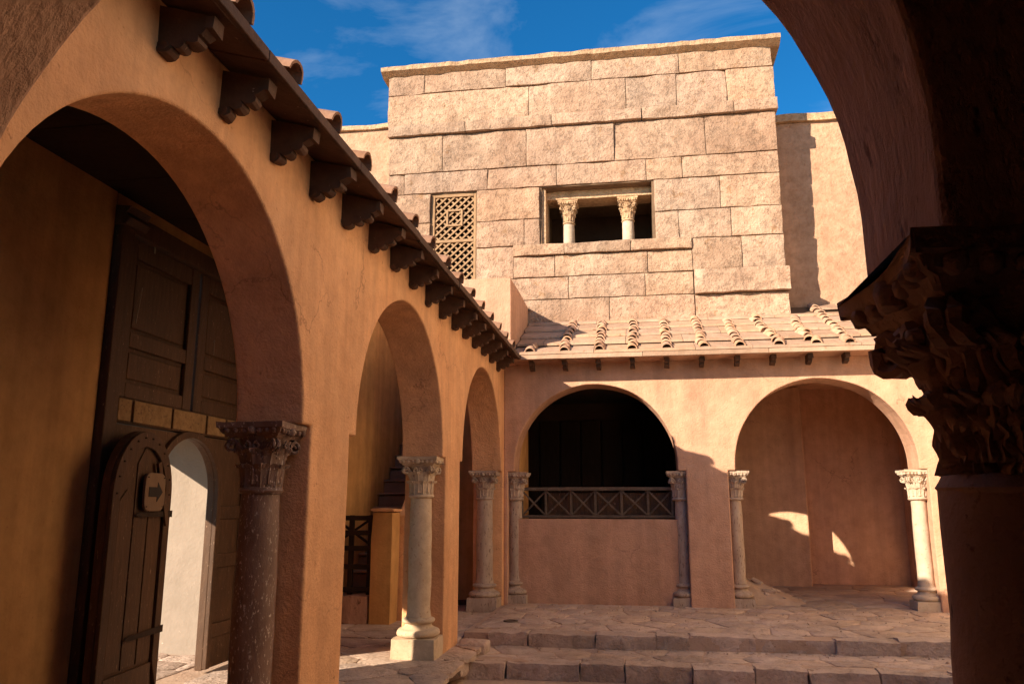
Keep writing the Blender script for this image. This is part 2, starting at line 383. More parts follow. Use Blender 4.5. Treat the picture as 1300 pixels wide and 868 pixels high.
# ================================================================== THE PLACE
# ------------------------------------------------------------------ ground, terrace and steps
g = MB().box(-400, 400, -400, 400, -1.4, -.36)
tag(obj('ground', g, 'sand'), kind='structure')
g = MB().box(-2.2, 9.0, -3.0, 10.02, -.6, -.335); court = tag(obj('courtyard_floor', g, 'dust'), kind='structure')

def clip(poly, n, d):
    out = []
    for i in range(len(poly)):
        p, q = poly[i], poly[(i + 1) % len(poly)]
        a = p[0] * n[0] + p[1] * n[1] - d; b = q[0] * n[0] + q[1] * n[1] - d
        if a <= 0: out.append(p)
        if (a < 0 < b) or (b < 0 < a):
            t = a / (a - b); out.append((p[0] + (q[0] - p[0]) * t, p[1] + (q[1] - p[1]) * t))
    return out
def flagstones(parent, x0, x1, y0, y1, z, size, seed, gap=.016, name='paving_stone', asp=1.35, uneven=.006):
    rd = random.Random(seed); pts = []
    nx = max(1, round((x1 - x0) / (size * asp))); ny = max(1, round((y1 - y0) / size))
    for j in range(-1, ny + 1):
        for i in range(-1, nx + 1):
            pts.append((x0 + (x1 - x0) * (i + .5 + rd.uniform(-.36, .36) + (.25 if j % 2 else -.25)) / nx, y0 + (y1 - y0) * (j + .5 + rd.uniform(-.34, .34)) / ny))
    for k, p in enumerate(pts):
        poly = [(x0, y0), (x1, y0), (x1, y1), (x0, y1)]
        for q in pts:
            if q is p: continue
            n = (q[0] - p[0], q[1] - p[1]); l = math.hypot(*n)
            if l > size * 4 or l < 1e-6: continue
            n = (n[0] / l, n[1] / l); d = n[0] * (p[0] + q[0]) / 2 + n[1] * (p[1] + q[1]) / 2 - gap / 2
            poly = clip(poly, n, d)
            if len(poly) < 3: break
        if len(poly) < 3: continue
        ar = abs(sum(poly[i][0] * poly[(i + 1) % len(poly)][1] - poly[(i + 1) % len(poly)][0] * poly[i][1] for i in range(len(poly)))) / 2
        if ar < .02: continue
        # round the outline off and make the worn rim
        fine = []
        for i in range(len(poly)):
            a, b = poly[i], poly[(i + 1) % len(poly)]
            for t in (.12, .5, .88):
                w = .012 if t == .5 else .006
                fine.append((a[0] + (b[0] - a[0]) * t + rd.uniform(-w, w), a[1] + (b[1] - a[1]) * t + rd.uniform(-w, w)))
        cx = sum(a[0] for a in fine) / len(fine); cy = sum(a[1] for a in fine) / len(fine)
        tx, ty, tz = rd.uniform(-.010, .010), rd.uniform(-.010, .010), rd.uniform(-uneven, uneven) * .6
        n = len(fine); mb = MB()
        def zz(a): return tz + tx * (a[0] - cx) + ty * (a[1] - cy)
        inn = []
        for a in fine:
            dx, dy = a[0] - cx, a[1] - cy; l = math.hypot(dx, dy) or 1; s = max(0, l - .02) / l
            inn.append((cx + dx * s, cy + dy * s))
        vs_ = [(a[0] - cx, a[1] - cy, -.05) for a in fine] + [(a[0] - cx, a[1] - cy, zz(a) - .006) for a in fine] + [(a[0] - cx, a[1] - cy, zz(a)) for a in inn]
        fs = [tuple(range(2 * n, 3 * n))] + [(i, (i + 1) % n, n + (i + 1) % n, n + i) for i in range(n)] + [(n + i, n + (i + 1) % n, 2 * n + (i + 1) % n, 2 * n + i) for i in range(n)]
        mb.add(vs_, fs)
        link(name, mb.mesh(name, M['flag'], 35), parent, (cx, cy, z))

ter = tag(obj('terrace', MB().box(-2.32, 9.0, 10.62, 18.2, -.6, -.006), 'dust'), kind='structure')
flagstones(ter, -2.25, 5.6, 10.95, 13.98, .006, .50, 5)
flagstones(ter, .7, 5.2, 14.02, 17.9, .004, .6, 8)
stp = tag(obj('stair_tread', MB().box(-2.2, 9.0, 9.62, 10.90, -.6, -.160), 'dust'), kind='structure')
flagstones(stp, -2.05, 5.6, 9.86, 10.62, -.152, .40, 9)
def edge_stones(parent, x0, x1, y0, z1, h, seed):
    rd = random.Random(seed); x = x0; k = 0
    while x < x1:
        w = rd.uniform(.38, .95); dy = rd.uniform(-.05, .05); hh = rd.uniform(-.008, .008)
        mb = rough_box(-w / 2 + .008, w / 2 - .008, 0, rd.uniform(.30, .38), -h, hh, .020, 6.5, 7, seed + k, .30)
        link('edge_stone', mb.mesh('edge_stone', M['flag'], 28), parent, (x + w / 2, y0 + dy, z1), (rd.uniform(-.02, .02), rd.uniform(-.02, .02), rd.uniform(-.05, .05))); x += w; k += 1
edge_stones(ter, -2.0, 5.6, 10.58, .008, .17, 3)
edge_stones(stp, -2.1, 5.6, 9.48, -.150, .20, 4)
gal = tag(obj('gallery_floor', MB().box(-4.95, -2.22, -3, 16.0, -.6, -.085), 'dust'), kind='structure')
flagstones(gal, -4.4, -1.95, 6.6, 10.3, -.066, .55, 12)
flagstones(gal, -4.4, -2.35, 10.4, 13.2, -.062, .6, 13)
for k, (x, y, z, w) in enumerate([(-2.12, 9.66, -.10, .30), (-2.08, 10.1, -.03, .36), (-2.16, 9.2, -.12, .34)]):
    link('edge_stone', rough_box(-w / 2, w / 2, -w / 2, w / 2, -.16, .02, .035, 6, 4, k).mesh('edge_stone', M['flag'], 40), stp, (x, y, z))

# ------------------------------------------------------------------ left arcade
LB0, LB1 = -2.80, -2.30
left = thing('arcade', 'long shaded orange arcade of three arches along the left side of the court', 'arcade', (-2.55, 7.8, 0))
ops = [(3.76, 1.48, 2.15, 0, .15), (7.78, 1.48, 2.15, 0, .15), (11.80, 1.48, 2.15, 0, .15)]
ol = arch_outline(1.70, 14.05, -.3, 4.09, ops, 1)
obj('wall', MB().prism(ol, lambda s, z: (LB1, s, z), lambda s, z: (LB0, s, z)), 'plaster', left, bevel=.018, seg=3)
column(left, -2.56, 5.20, 'col_dark', -.085, .135, 3, label='dark brown column flecked with white beside the big door', ztop=2.145)
column(left, -2.55, 9.25, 'col_cream', -.085, .130, 5, label='cream column with carved capital on a tall plinth', ztop=2.15)
column(left, -2.57, 13.27, 'col_grey', -.02, .135, 8, ztop=2.15)

# eave with carved brackets
def corbel_mesh(name, m, out, drop, w, seed=0):
    """carved wooden bracket; local x = away from the wall, z down from the eave"""
    pr = [(0, out * .28), (out, 0), (out, -.075), (out - .035, -.095)]
    x = out - .05; lob = 3
    seglen = (out - .06) / lob
    for i in range(lob):
        zc = -.085 - (drop - .12) * (i + .5) / lob; xc = out - .05 - seglen * (i + .5)
        for j in range(7):
            a = -.25 * math.pi + j / 6 * 1.2 * math.pi
            pr.append((xc + seglen * .56 * math.cos(-a), zc - .02 + (drop / lob) * .46 * math.sin(-a)))
    pr += [(.02, -drop + .02), (0, -drop + .05)]
    mb = MB().prism(pr, lambda a, z: (a, -w / 2, z), lambda a, z: (a, w / 2, z))
    mb.bar((out - .01, 0, -.04), (out + .028, 0, -.04), w * 1.12, .075)
    # curled scroll at the foot
    mb.lathe([(.004, -w * .56), (.03, -w * .56), (.034, -w * .3), (.034, w * .3), (.03, w * .56), (.004, w * .56)], (0, 0, 0), 10)
    n0 = len(mb.v) - 60
    for v in mb.v[n0:]:
        x_, y_, z_ = v; v.x, v.y, v.z = .035 + x_, z_, -drop + .035 + y_
    for v in mb.v: v += noise.noise_vector(v * 16 + Vector((seed, 0, 0))) * .012
    return mb.mesh(name, m, 30)
cb = [corbel_mesh('bracket', M['wood_eave'], .275 + .012 * (s % 3), .185 + .012 * (s % 4), .085 + .006 * (s % 3), s * 3) for s in range(7)]
for k in range(-1, 17):
    y = 3.30 + .633 * k
    if y < 13.0: link('bracket', cb[k * 3 % 7], left, (LB1 - .01, y + random.uniform(-.025, .025), 3.975 + random.uniform(-.008, .006)), (random.uniform(-.05, .05), random.uniform(-.03, .03), random.uniform(-.06, .06)))
def wavy_board(x0, x1, y0, y1, z0, z1, n, amt, axis=1, seed=0, rise=0.0):
    mb = MB(); ring = []
    for i in range(n + 1):
        t = i / n
        if axis == 1:
            y = y0 + (y1 - y0) * t; w = amt * nz((y * 1.7, seed, 0)); w2 = amt * nz((y * 1.7, seed, 4))
            ring.append([(x0, y, z0 + w2 + rise), (x1 + w, y, z0 + w2), (x1 + w, y, z1 + w2), (x0, y, z1 + w2 + rise)])
        else:
            x = x0 + (x1 - x0) * t; w = amt * nz((x * 1.7, seed, 0)); w2 = amt * nz((x * 1.7, seed, 4))
            ring.append([(x, y1, z0 + w2), (x, y0 + w, z0 + w2), (x, y0 + w, z1 + w2), (x, y1, z1 + w2)])
    for r_ in ring: mb.v += [Vector(p) for p in r_]
    for i in range(n):
        for j in range(4): mb.f.append((i * 4 + j, i * 4 + (j + 1) % 4, i * 4 + 4 + (j + 1) % 4, i * 4 + 4 + j))
    mb.f.append((0, 1, 2, 3)); mb.f.append((n * 4 + 3, n * 4 + 2, n * 4 + 1, n * 4))
    return mb
# soffit boards and fascia
yy = 2.0; k = 0
while yy < 13.0:
    y2 = min(13.0, yy + random.uniform(1.4, 2.2))
    obj('eave_board', wavy_board(LB1 + .002, -1.965 + random.uniform(-.006, .006), yy + .004, y2 - .004, 3.975, 4.005, 8, .008, 1, k, .098), 'wood_eave', left, bevel=.004, seg=1)
    obj('fascia', wavy_board(-1.962, -1.935 + random.uniform(-.004, .004), yy + .004, y2 - .004, 3.975, 4.045, 8, .008, 1, k + 9), 'wood_eave', left, bevel=.004, seg=1)
    yy = y2; k += 1
# roof deck and barrel tiles
PL = .30
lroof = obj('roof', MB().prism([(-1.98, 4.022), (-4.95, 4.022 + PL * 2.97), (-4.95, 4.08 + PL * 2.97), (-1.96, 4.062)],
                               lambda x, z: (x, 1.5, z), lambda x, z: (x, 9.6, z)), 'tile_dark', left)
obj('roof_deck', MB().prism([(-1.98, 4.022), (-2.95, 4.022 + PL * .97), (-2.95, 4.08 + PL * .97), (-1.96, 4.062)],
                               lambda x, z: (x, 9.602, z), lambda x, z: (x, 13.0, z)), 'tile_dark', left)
def barrel_mesh(name, m, ln=.38, r0=.088, r1=.072, th=.016, n=8, seed=0):
    """half-round clay tile; axis +y runs up the slope, the wide end lies at y = 0"""
    mb = MB(); o = 0
    for (y, r) in ((0, r0), (ln * .5, (r0 + r1) / 2), (ln, r1)):
        for rr in (r, r - th):
            for i in range(n + 1):
                a = math.pi * i / n; p = Vector((rr * math.cos(a), y, rr * math.sin(a) * .92))
                p += noise.noise_vector(p * 9 + Vector((seed, y * 3, 0))) * .007; mb.v.append(p)
    w = n + 1
    for s in range(2):
        b0 = s * 2 * w; b1 = (s + 1) * 2 * w
        for i in range(n):
            mb.f.append((b0 + i, b0 + i + 1, b1 + i + 1, b1 + i)); mb.f.append((b0 + w + i + 1, b0 + w + i, b1 + w + i, b1 + w + i + 1))
        mb.f.append((b0, b1, b1 + w, b0 + w)); mb.f.append((b0 + n, b0 + w + n, b1 + w + n, b1 + n))
    for i in range(n):
        mb.f.append((i + 1, i, w + i, w + i + 1)); e = 4 * w; mb.f.append((e + i, e + i + 1, e + w + i + 1, e + w + i))
    return mb.mesh(name, m, 50)
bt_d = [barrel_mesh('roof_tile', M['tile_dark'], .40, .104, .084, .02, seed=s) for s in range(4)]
bt = [barrel_mesh('roof_tile', M['tile'], seed=s + 10) for s in range(4)]
rd = random.Random(3)
for k in range(-1, 16):
    y = 3.42 + .635 * k
    if y > 12.9: break
    for j in range(4):
        s = j * .24 - .015
        x = -1.95 - s * .96; z = 4.062 + PL * s * .96 + .012
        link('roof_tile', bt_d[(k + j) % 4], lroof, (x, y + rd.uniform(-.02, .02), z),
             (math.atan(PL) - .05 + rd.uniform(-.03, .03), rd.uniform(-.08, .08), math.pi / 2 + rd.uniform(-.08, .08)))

# ------------------------------------------------------------------ left gallery: back wall, door, stair
gw = thing('gallery_wall', 'ochre plaster wall at the back of the left gallery around the big door', 'wall', (-4.6, 6, 0))
B0 = -4.45
ol = [(-2.9, -.3), (-2.9, 4.9), (6.02, 4.9), (6.02, -.3)]
obj('wall', MB().prism(ol, lambda s, z: (-4.47, s, z), lambda s, z: (-4.75, s, z)), 'ochre', gw, bevel=.02)
obj('wall', MB().box(-4.75, -4.475, 6.03, 8.95, 4.163, 4.9), 'ochre', gw)
obj('wall', MB().box(-4.75, -4.47, 8.95, 13.05, -.3, 5.35), 'ochre', gw)
obj('wall', MB().box(-4.9, -4.6, 13.06, 18.0, -.3, 5.4), 'ochre', gw)

door = thing('wooden_door', 'tall dark brown panelled double door behind the nearest left arch', 'door', (-4.55, 7.3, 0))
DX = -4.50
def dbox(name, y0, y1, z0, z1, t0, t1, m='wood', bev=.006, parent=None):
    return obj(name, MB().box(t0, t1, y0, y1, z0, z1), m, parent or door, bevel=bev, seg=1)
# outer posts and lintel
dbox('frame_post', 6.03, 6.20, -.08, 4.10, DX - .1, DX + .10)
obj('post_cap', MB().prism([(0, 0), (.16, 0), (.20, .06), (.16, .10), (.20, .16), (.02, .18)], lambda a, z: (DX - .02 + a, 6.0, 4.0 + z), lambda a, z: (DX - .02 + a, 6.30, 4.0 + z)), 'wood', door, bevel=.008)
dbox('frame_post', 8.72, 8.90, -.08, 4.10, DX - .1, DX + .10)
dbox('lintel', 6.205, 8.715, 3.98, 4.16, DX - .1, DX + .085)
# beam between the upper and lower leaves, with worn painted panels
bm_ = dbox('beam', 6.205, 8.715, 2.30, 2.52, DX - .06, DX + .06)
yb = 6.23
for w in (.22, .62, .62, .40, .45):
    dbox('painted_panel', yb, yb + w - .04, 2.315, 2.505, DX + .061, DX + .082, 'wood_gilt', .004, bm_); yb += w
# upper leaves: recessed panels between stiles and rails
for (ya, yb2) in ((6.215, 7.43), (7.47, 8.70)):
    lf = dbox('upper_leaf', ya, yb2, 2.525, 3.975, DX - .05, DX - .015)
    for (q0, q1) in ((ya, ya + .15), (yb2 - .15, yb2)): dbox('stile', q0, q1, 2.527, 3.973, DX - .014, DX + .03, 'wood', .006, lf)
    for (z0, z1) in ((2.527, 2.66), (2.98, 3.12), (3.80, 3.97)): dbox('rail', ya + .153, yb2 - .153, z0, z1, DX - .014, DX + .026, 'wood', .006, lf)
    for (z0, z1) in ((2.70, 2.94), (3.16, 3.76)): dbox('panel', ya + .19, yb2 - .19, z0, z1, DX - .014, DX + .004, 'wood', .012, lf)
for (q0, z0, q1, z1, w_) in ((6.60, 3.98, 6.605, 3.92, .022), (6.47, 3.55, 6.42, 3.20, .008), (7.78, 3.33, 7.78, 3.16, .008)):
    obj('paint_mark', MB().bar((DX + .034, q0, z0), (DX + .034, q1, z1), .006, w_, (0, 1, 0)), 'white_plaster', door)
# lower leaf with the arched wicket opening
WC, WR = 7.47, .54
lo = [(6.215, 2.29), (6.215, -.05)]
for i in range(5): lo.append((WC - WR, -.05 + i / 4 * 1.77))
for i in range(1, 24):
    a = math.pi - math.pi * i / 24; lo.append((WC + WR * math.cos(a), 1.72 + .53 * math.sin(a)))
for i in range(5): lo.append((WC + WR, 1.72 - i / 4 * 1.77))
lo += [(8.705, -.05), (8.705, 2.29)]
obj('lower_leaf', MB().prism(lo, lambda s, z: (DX + .03, s, z), lambda s, z: (DX - .05, s, z)), 'wood', door, bevel=.008)
arcp = [(WC - WR - .02, 0)] if False else []
fr = []
for rr in (WR + .075, WR + .004):
    row = [(WC - rr, -.04)] + [(WC + rr * math.cos(math.pi - math.pi * i / 24), 1.72 + (rr - .01) * math.sin(math.pi * i / 24)) for i in range(25)] + [(WC + rr, -.04)]
    fr.append(row)
obj('wicket_frame', MB().prism(fr[0] + fr[1][::-1], lambda s, z: (DX + .075, s, z), lambda s, z: (DX - .055, s, z)), 'wood', door, bevel=.008)
for z in (.25, .95, 1.45):
    dbox('cross_rail', 8.105, 8.70, z, z + .14, DX + .031, DX + .055)
dbox('stile', 8.56, 8.70, -.04, 2.28, DX + .057, DX + .075)
# wicket leaf folded back against the lower leaf
WL = link('wicket_leaf', None, door, (DX + .10, 6.95, -.03)); WL['label'] = 'arched wicket leaf folded open against the door'
ang = math.radians(7)
def wl(s, z, t): # s measured from the hinge, towards the camera
    return (t + s * math.sin(ang), -s * math.cos(ang), z)
LW = .54
def arch_poly(half, hz, top, ins=0):
    p = [(LW - half, ins), (LW - half, hz)]
    p += [(LW + half * math.cos(math.pi - math.pi * i / 20), hz + top * math.sin(math.pi * i / 20)) for i in range(1, 20)]
    return p + [(LW + half, hz), (LW + half, ins)]
obj('leaf_board', MB().prism(arch_poly(.52, 1.72, .54), lambda s, z: wl(s, z, .075), lambda s, z: wl(s, z, .0)), 'wood', WL, bevel=.008, loc=WORLD[WL.name])
ring = arch_poly(.515, 1.72, .535, .01); inner = arch_poly(.40, 1.70, .42, .30)
obj('leaf_frame', MB().prism([ring[0]] + ring[1:] + inner[::-1], lambda s, z: wl(s, z, .112), lambda s, z: wl(s, z, .0755)), 'wood', WL, bevel=.006, loc=WORLD[WL.name])
obj('bottom_rail', MB().prism([(.15, .012), (.93, .012), (.93, .29), (.15, .29)], lambda s, z: wl(s, z, .106), lambda s, z: wl(s, z, .076)), 'wood', WL, bevel=.006, loc=WORLD[WL.name])
for i in range(3):
    s0 = .155 + i * .255; hz = 1.66 if i != 1 else 1.98
    obj('plank', MB().prism([(s0, .31), (s0 + .235, .31), (s0 + .235, hz), (s0 + .12, hz + (.14 if i == 1 else .1)), (s0, hz)], lambda s, z: wl(s, z, .088), lambda s, z: wl(s, z, .076)), 'wood', WL, bevel=.006, loc=WORLD[WL.name])
obj('brace', MB().bar(Vector(wl(.10, 1.45, .118)), Vector(wl(.34, 2.0, .118)), .05, .03, (1, 0, 0)), 'wood', WL, bevel=.004, loc=WORLD[WL.name])

for z in (.55, 1.55):
    obj('strap_hinge', MB().prism([(.0, z - .03), (.62, z - .018), (.68, z), (.62, z + .018), (.0, z + .03)], lambda s, q: wl(s, q, .120), lambda s, q: wl(s, q, .113)), 'wood_black', WL, loc=WORLD[WL.name])
for i in range(12):
    a_ = math.pi * i / 11; p_ = wl(LW + .46 * math.cos(a_), 1.72 + .48 * math.sin(a_), .112)
    obj('stud', MB().lathe([(.014, -.006), (.012, .004), (.004, .009)], p_, 8), 'wood_black', WL, loc=WORLD[WL.name])
sg = thing('arrow_sign', 'small tan plaque with a black arrow pointing right on the wicket door', 'sign', (DX + .10, 6.95, -.03))
sq = []
SC, SZ, SW, SH = .42, 1.74, .185, .165
for i in range(32):
    a = 2 * math.pi * i / 32; cx_, sx_ = math.cos(a), math.sin(a)
    sq.append((SC + SW * math.copysign(abs(cx_) ** .45, cx_), SZ + SH * math.copysign(abs(sx_) ** .45, sx_)))
P0 = WORLD[sg.name]
obj('board', MB().prism(sq, lambda s, z: wl(s, z, .15), lambda s, z: wl(s, z, .122)), 'sign_tan', sg, bevel=.006, loc=P0)
ar = [(SC + .12, SZ - .042), (SC - .03, SZ - .042), (SC - .03, SZ - .085), (SC - .13, SZ), (SC - .03, SZ + .085), (SC - .03, SZ + .042), (SC + .12, SZ + .042)]
obj('arrow', MB().prism(ar, lambda s, z: wl(s, z, .154), lambda s, z: wl(s, z, .151)), 'sign_black', sg, loc=P0)

for (a_, b_) in ((-1, -1), (1, -1), (-1, 1), (1, 1)):
    obj('screw', MB().lathe([(.008, -.004), (.007, .003)], wl(SC + a_ * .145, SZ + b_ * .125, .152), 8), 'wood_black', sg, loc=P0)
# passage outside the wicket
ow = thing('passage_wall', 'sunlit whitewashed wall seen through the open wicket', 'wall', (-6.2, 9.2, 0))
obj('wall', MB().box(-9.0, -4.78, 9.0, 9.4, -.3, 3.6), 'white_plaster', ow, bevel=.02)
pf = tag(obj('passage_floor', MB().box(-9.0, -4.96, 4.0, 9.2, -.6, -.09), 'dust'), kind='structure')
flagstones(pf, -6.6, -4.75, 7.2, 8.98, -.07, .5, 31)
ea = thing('passage_eave', 'dark wooden eave over the passage outside the door', 'eave', (-5, 7, 2.9))
obj('board', MB().box(-6.2, -4.76, 4.0, 8.99, 2.42, 2.52), 'wood', ea)

# stair behind the second arch
st = thing('staircase', 'steep worn stone staircase climbing behind the middle left arch', 'staircase', (-4, 12, 0))
for i in range(13):
    z1 = .37 + .24 * i; y0 = 11.95 + .31 * i
    mb = rough_box(-4.595, -3.30, y0, y0 + .34, z1 - .24 - (.3 if i == 0 else .02), z1 - .05, .010, 5, 3, i); obj('riser', mb, 'stair_earth', st, 40)
    obj('tread', rough_box(-4.595, -3.28, y0 - .03, y0 + .345, z1 - .048, z1, .010, 5, 3, i + 30), 'stair_earth', st, 40)
pp = thing('newel_post', 'squat ochre plaster post at the foot of the stair', 'post', (-3.75, 11.7, 0))
obj('post', rough_box(-3.90, -3.58, 11.45, 11.85, -.08, 1.50, .012, 4, 4), 'ochre', pp, 40)
obj('cap', rough_box(-3.92, -3.56, 11.43, 11.87, 1.501, 1.55, .010, 4, 4), 'plaster', pp, 40)
obj('sloping_wall', MB().prism([(11.87, -.08), (15.2, -.08), (15.2, 4.2), (11.87, 1.45)], lambda s, z: (-3.62, s, z), lambda s, z: (-3.28, s, z)), 'plaster', pp, bevel=.02)
gt = thing('wooden_gate', 'dark wooden barred gate closing the foot of the stair', 'gate', (-4.2, 11.6, 0))
for x in (-4.52, -4.24, -3.95): obj('upright', MB().box(x - .035, x + .035, 11.56, 11.62, .33, 1.45), 'wood_black', gt, bevel=.005, seg=1)
for z in (.40, .72, .98, 1.20, 1.41): obj('bar', MB().box(-4.56, -3.915, 11.53, 11.557, z - .035, z + .035), 'wood_black', gt, bevel=.005, seg=1)
obj('diagonal_bar', MB().bar((-4.50, 11.645, 1.38), (-4.0, 11.645, 1.05), .045, .03), 'wood_black', gt)
obj('diagonal_bar', MB().bar((-4.50, 11.675, 1.05), (-4.0, 11.675, 1.38), .045, .03), 'wood_black', gt)
sb = thing('threshold_block', 'low plastered block under the wooden gate', 'block', (-4.2, 11.6, 0))
obj('block', rough_box(-4.595, -3.92, 11.45, 11.8, -.08, .325, .012, 4, 4), 'rough_plaster', sb, 40)
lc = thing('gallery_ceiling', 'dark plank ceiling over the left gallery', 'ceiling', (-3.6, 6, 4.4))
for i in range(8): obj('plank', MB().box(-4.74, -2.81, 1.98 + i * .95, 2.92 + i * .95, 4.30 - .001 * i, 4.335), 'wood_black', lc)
# ------------------------------------------------------------------ back arcade
BA0, BA1 = 13.55, 14.12
back = thing('arcade', 'sunlit pink plaster arcade of two arches closing the far end of the court', 'arcade', (1.1, 13.8, 0))
ops = [(-.755, 1.36, 2.15, .10, .12), (2.92, 1.40, 2.15, .08, .12)]
ol = arch_outline(-2.302, 9.0, -.3, 4.03, ops, 5)
obj('wall', MB().prism(ol, lambda s, z: (s, BA0, z), lambda s, z: (s, BA1, z)), 'plaster_pink', back, bevel=.018, seg=3)
column(back, -2.14, 13.80, 'col_grey', -.02, .115, 31, ztop=2.145, plinth=.22)
column(back, .645, 13.80, 'col_grey', -.02, .115, 33, ztop=2.145, plinth=.20)
column(back, 1.50, 13.80, 'col_grey', -.02, .115, 35, ztop=2.145, plinth=.22)
column(back, 4.33, 13.80, 'col_pale', -.02, .115, 37, ztop=2.145, plinth=.22, label='pale sunlit column at the right end')
obj('sill_wall', rough_box(-2.08, .56, 13.70, 13.98, -.1, 1.37, .008, 3, 6), 'plaster_pink', back, 50)
# eave
obj('soffit', MB().box(-2.296, 9.0, 13.03, 13.549, 3.985, 4.012), 'plaster_pink', back)
x = -1.93; k = 0
while x < 8.5:
    x2 = x + random.uniform(1.8, 3.0)
    obj('fascia', wavy_board(x + .003, x2 - .003, 12.995, 13.028, 3.972, 4.052, 10, .008, 0, 40 + k), 'pan', back, bevel=.008); x = x2; k += 1
sc_ = [corbel_mesh('bracket', M['wood_eave'], .26, .15, .07, 20 + s) for s in range(3)]
for k in range(12):
    link('bracket', sc_[k % 3], back, (-1.78 + .565 * k, 13.47, 3.984), (0, 0, -math.pi / 2))
PB = (5.0 - 4.05) / 2.0
broof = obj('roof', MB().prism([(13.02, 4.014), (15.82, 4.014 + PB * 2.8), (15.82, 4.04 + PB * 2.8), (13.02, 4.042)],
                               lambda y, z: (-2.06, y, z), lambda y, z: (9.0, y, z)), 'mortar', back)
rows = 6; slen = 2.86 / rows
for j in range(rows):
    x = -2.05 - random.uniform(0, .5)
    while x < 8.9:
        w = random.uniform(.7, 1.7); ya = 12.985 + j * slen - .05 * (j > 0); yb = 12.985 + (j + 1) * slen
        za = 4.058 + PB * j * slen + .034; zb = 4.045 + PB * (j + 1) * slen
        x0 = max(x, -2.05); x1 = x + w - .008
        if yb > 14.98 and x0 < 2.86: yb = min(yb, 14.99)
        if yb - ya > .1 and x1 - x0 > .1:
            mb = MB(); n = 6
            for i in range(n + 1):
                xx = x0 + (x1 - x0) * i / n; w1 = .012 * nz((xx * 2.3, j, 1)); w2 = .010 * nz((xx * 2.3, j, 6))
                zb2 = za + (zb - za) * (yb - ya) / slen
                mb.v += [Vector((xx, ya + w1, za - .04)), Vector((xx, ya + w1, za + w2)), Vector((xx, yb, zb2 + w2 * .5)), Vector((xx, yb, zb2 - .04))]
            for i in range(n):
                for q in range(4): mb.f.append((i * 4 + q, i * 4 + (q + 1) % 4, i * 4 + 4 + (q + 1) % 4, i * 4 + 4 + q))
            mb.f.append((0, 1, 2, 3)); mb.f.append((n * 4 + 3, n * 4 + 2, n * 4 + 1, n * 4))
            obj('pan_tile', mb, 'pan', broof)
        x += w
rd = random.Random(8)
for k in range(-1, 12):
    xr = -1.20 + .565 * k
    top = 9 if xr < 2.9 else 12
    messy = k in (6, 7)
    for j in range(top):
        if k == -1 and j > 1: break
        if messy and rd.random() < .25: continue
        if j == top - 1 and rd.random() < .4: continue
        s = .0 + j * .235; y = 13.00 + s * .905; z = 4.085 + PB * (s * .905) + .012
        jj = .10 if messy else .035
        link('roof_tile', bt[(k * 3 + j) % 4], broof, (xr + rd.uniform(-jj, jj) * .6, y, z),
             (math.atan(PB) - .10 + rd.uniform(-.05, .05), rd.uniform(-.12, .12), rd.uniform(-jj, jj) * 2.2))

# gallery behind the back arcade
gb = thing('gallery_wall', 'shaded orange wall with a corner at the back of the far right arch', 'wall', (3, 16.8, 0))
obj('wall', MB().box(.75, 3.33, 17.35, 17.95, -.3, 4.03), 'alcove', gb, bevel=.03)
obj('wall', MB().box(3.34, 9.0, 17.95, 18.3, -.3, 4.03), 'alcove', gb)
obj('ceiling', MB().box(.81, 9.0, 13.6, 18.3, 4.035, 4.19), 'alcove', gb)
obj('added_end_wall', MB().box(5.35, 5.7, 14.13, 17.94, -.3, 4.03), 'alcove', gb)  # wall added to catch the sun and bounce warm light into this gallery
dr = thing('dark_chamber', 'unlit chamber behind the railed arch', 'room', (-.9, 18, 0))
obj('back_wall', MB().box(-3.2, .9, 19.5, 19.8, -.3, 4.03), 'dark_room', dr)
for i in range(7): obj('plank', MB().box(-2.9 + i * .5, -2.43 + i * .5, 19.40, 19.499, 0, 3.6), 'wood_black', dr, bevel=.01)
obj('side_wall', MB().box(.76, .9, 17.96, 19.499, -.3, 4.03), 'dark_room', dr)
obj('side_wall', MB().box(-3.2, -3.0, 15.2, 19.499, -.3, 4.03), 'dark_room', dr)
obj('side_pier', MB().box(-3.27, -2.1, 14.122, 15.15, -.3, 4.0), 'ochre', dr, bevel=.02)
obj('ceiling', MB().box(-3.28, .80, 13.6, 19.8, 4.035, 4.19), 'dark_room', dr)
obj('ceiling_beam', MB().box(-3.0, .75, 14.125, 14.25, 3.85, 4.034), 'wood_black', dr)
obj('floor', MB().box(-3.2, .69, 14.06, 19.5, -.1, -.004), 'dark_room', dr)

rail = thing('wooden_railing', 'weathered wooden railing with crossed bars on the low wall of the far arch', 'railing', (-.75, 13.85, 1.37))
RY = 13.84
obj('handrail', rough_box(-2.06, .54, RY - .045, RY + .045, 1.835, 1.895, .006, 6, 6), 'wood_grey', rail, 40)
obj('bottom_rail', MB().box(-2.06, .54, RY - .03, RY + .03, 1.385, 1.43), 'wood_grey', rail, bevel=.005)
xs = [-2.03, -1.62, -1.19, -.78, -.34, .10, .50]
for x in xs[:-1] + [.50]: obj('upright', MB().box(x - .02, x + .02, RY - .02, RY + .02, 1.431, 1.834), 'wood_grey', rail, bevel=.004, seg=1)
for a, b in zip(xs[:-1], xs[1:]):
    obj('cross_bar', MB().bar((a + .02, RY - .034, 1.82), (b - .02, RY - .034, 1.44), .028, .022, (0, 1, 0)), 'wood_grey', rail)
    obj('cross_bar', MB().bar((a + .02, RY + .034, 1.44), (b - .02, RY + .034, 1.82), .028, .022, (0, 1, 0)), 'wood_grey', rail)
obj('backing_board', MB().box(-1.60, .54, RY + .10, RY + .125, 1.372, 1.80), 'wood', rail)

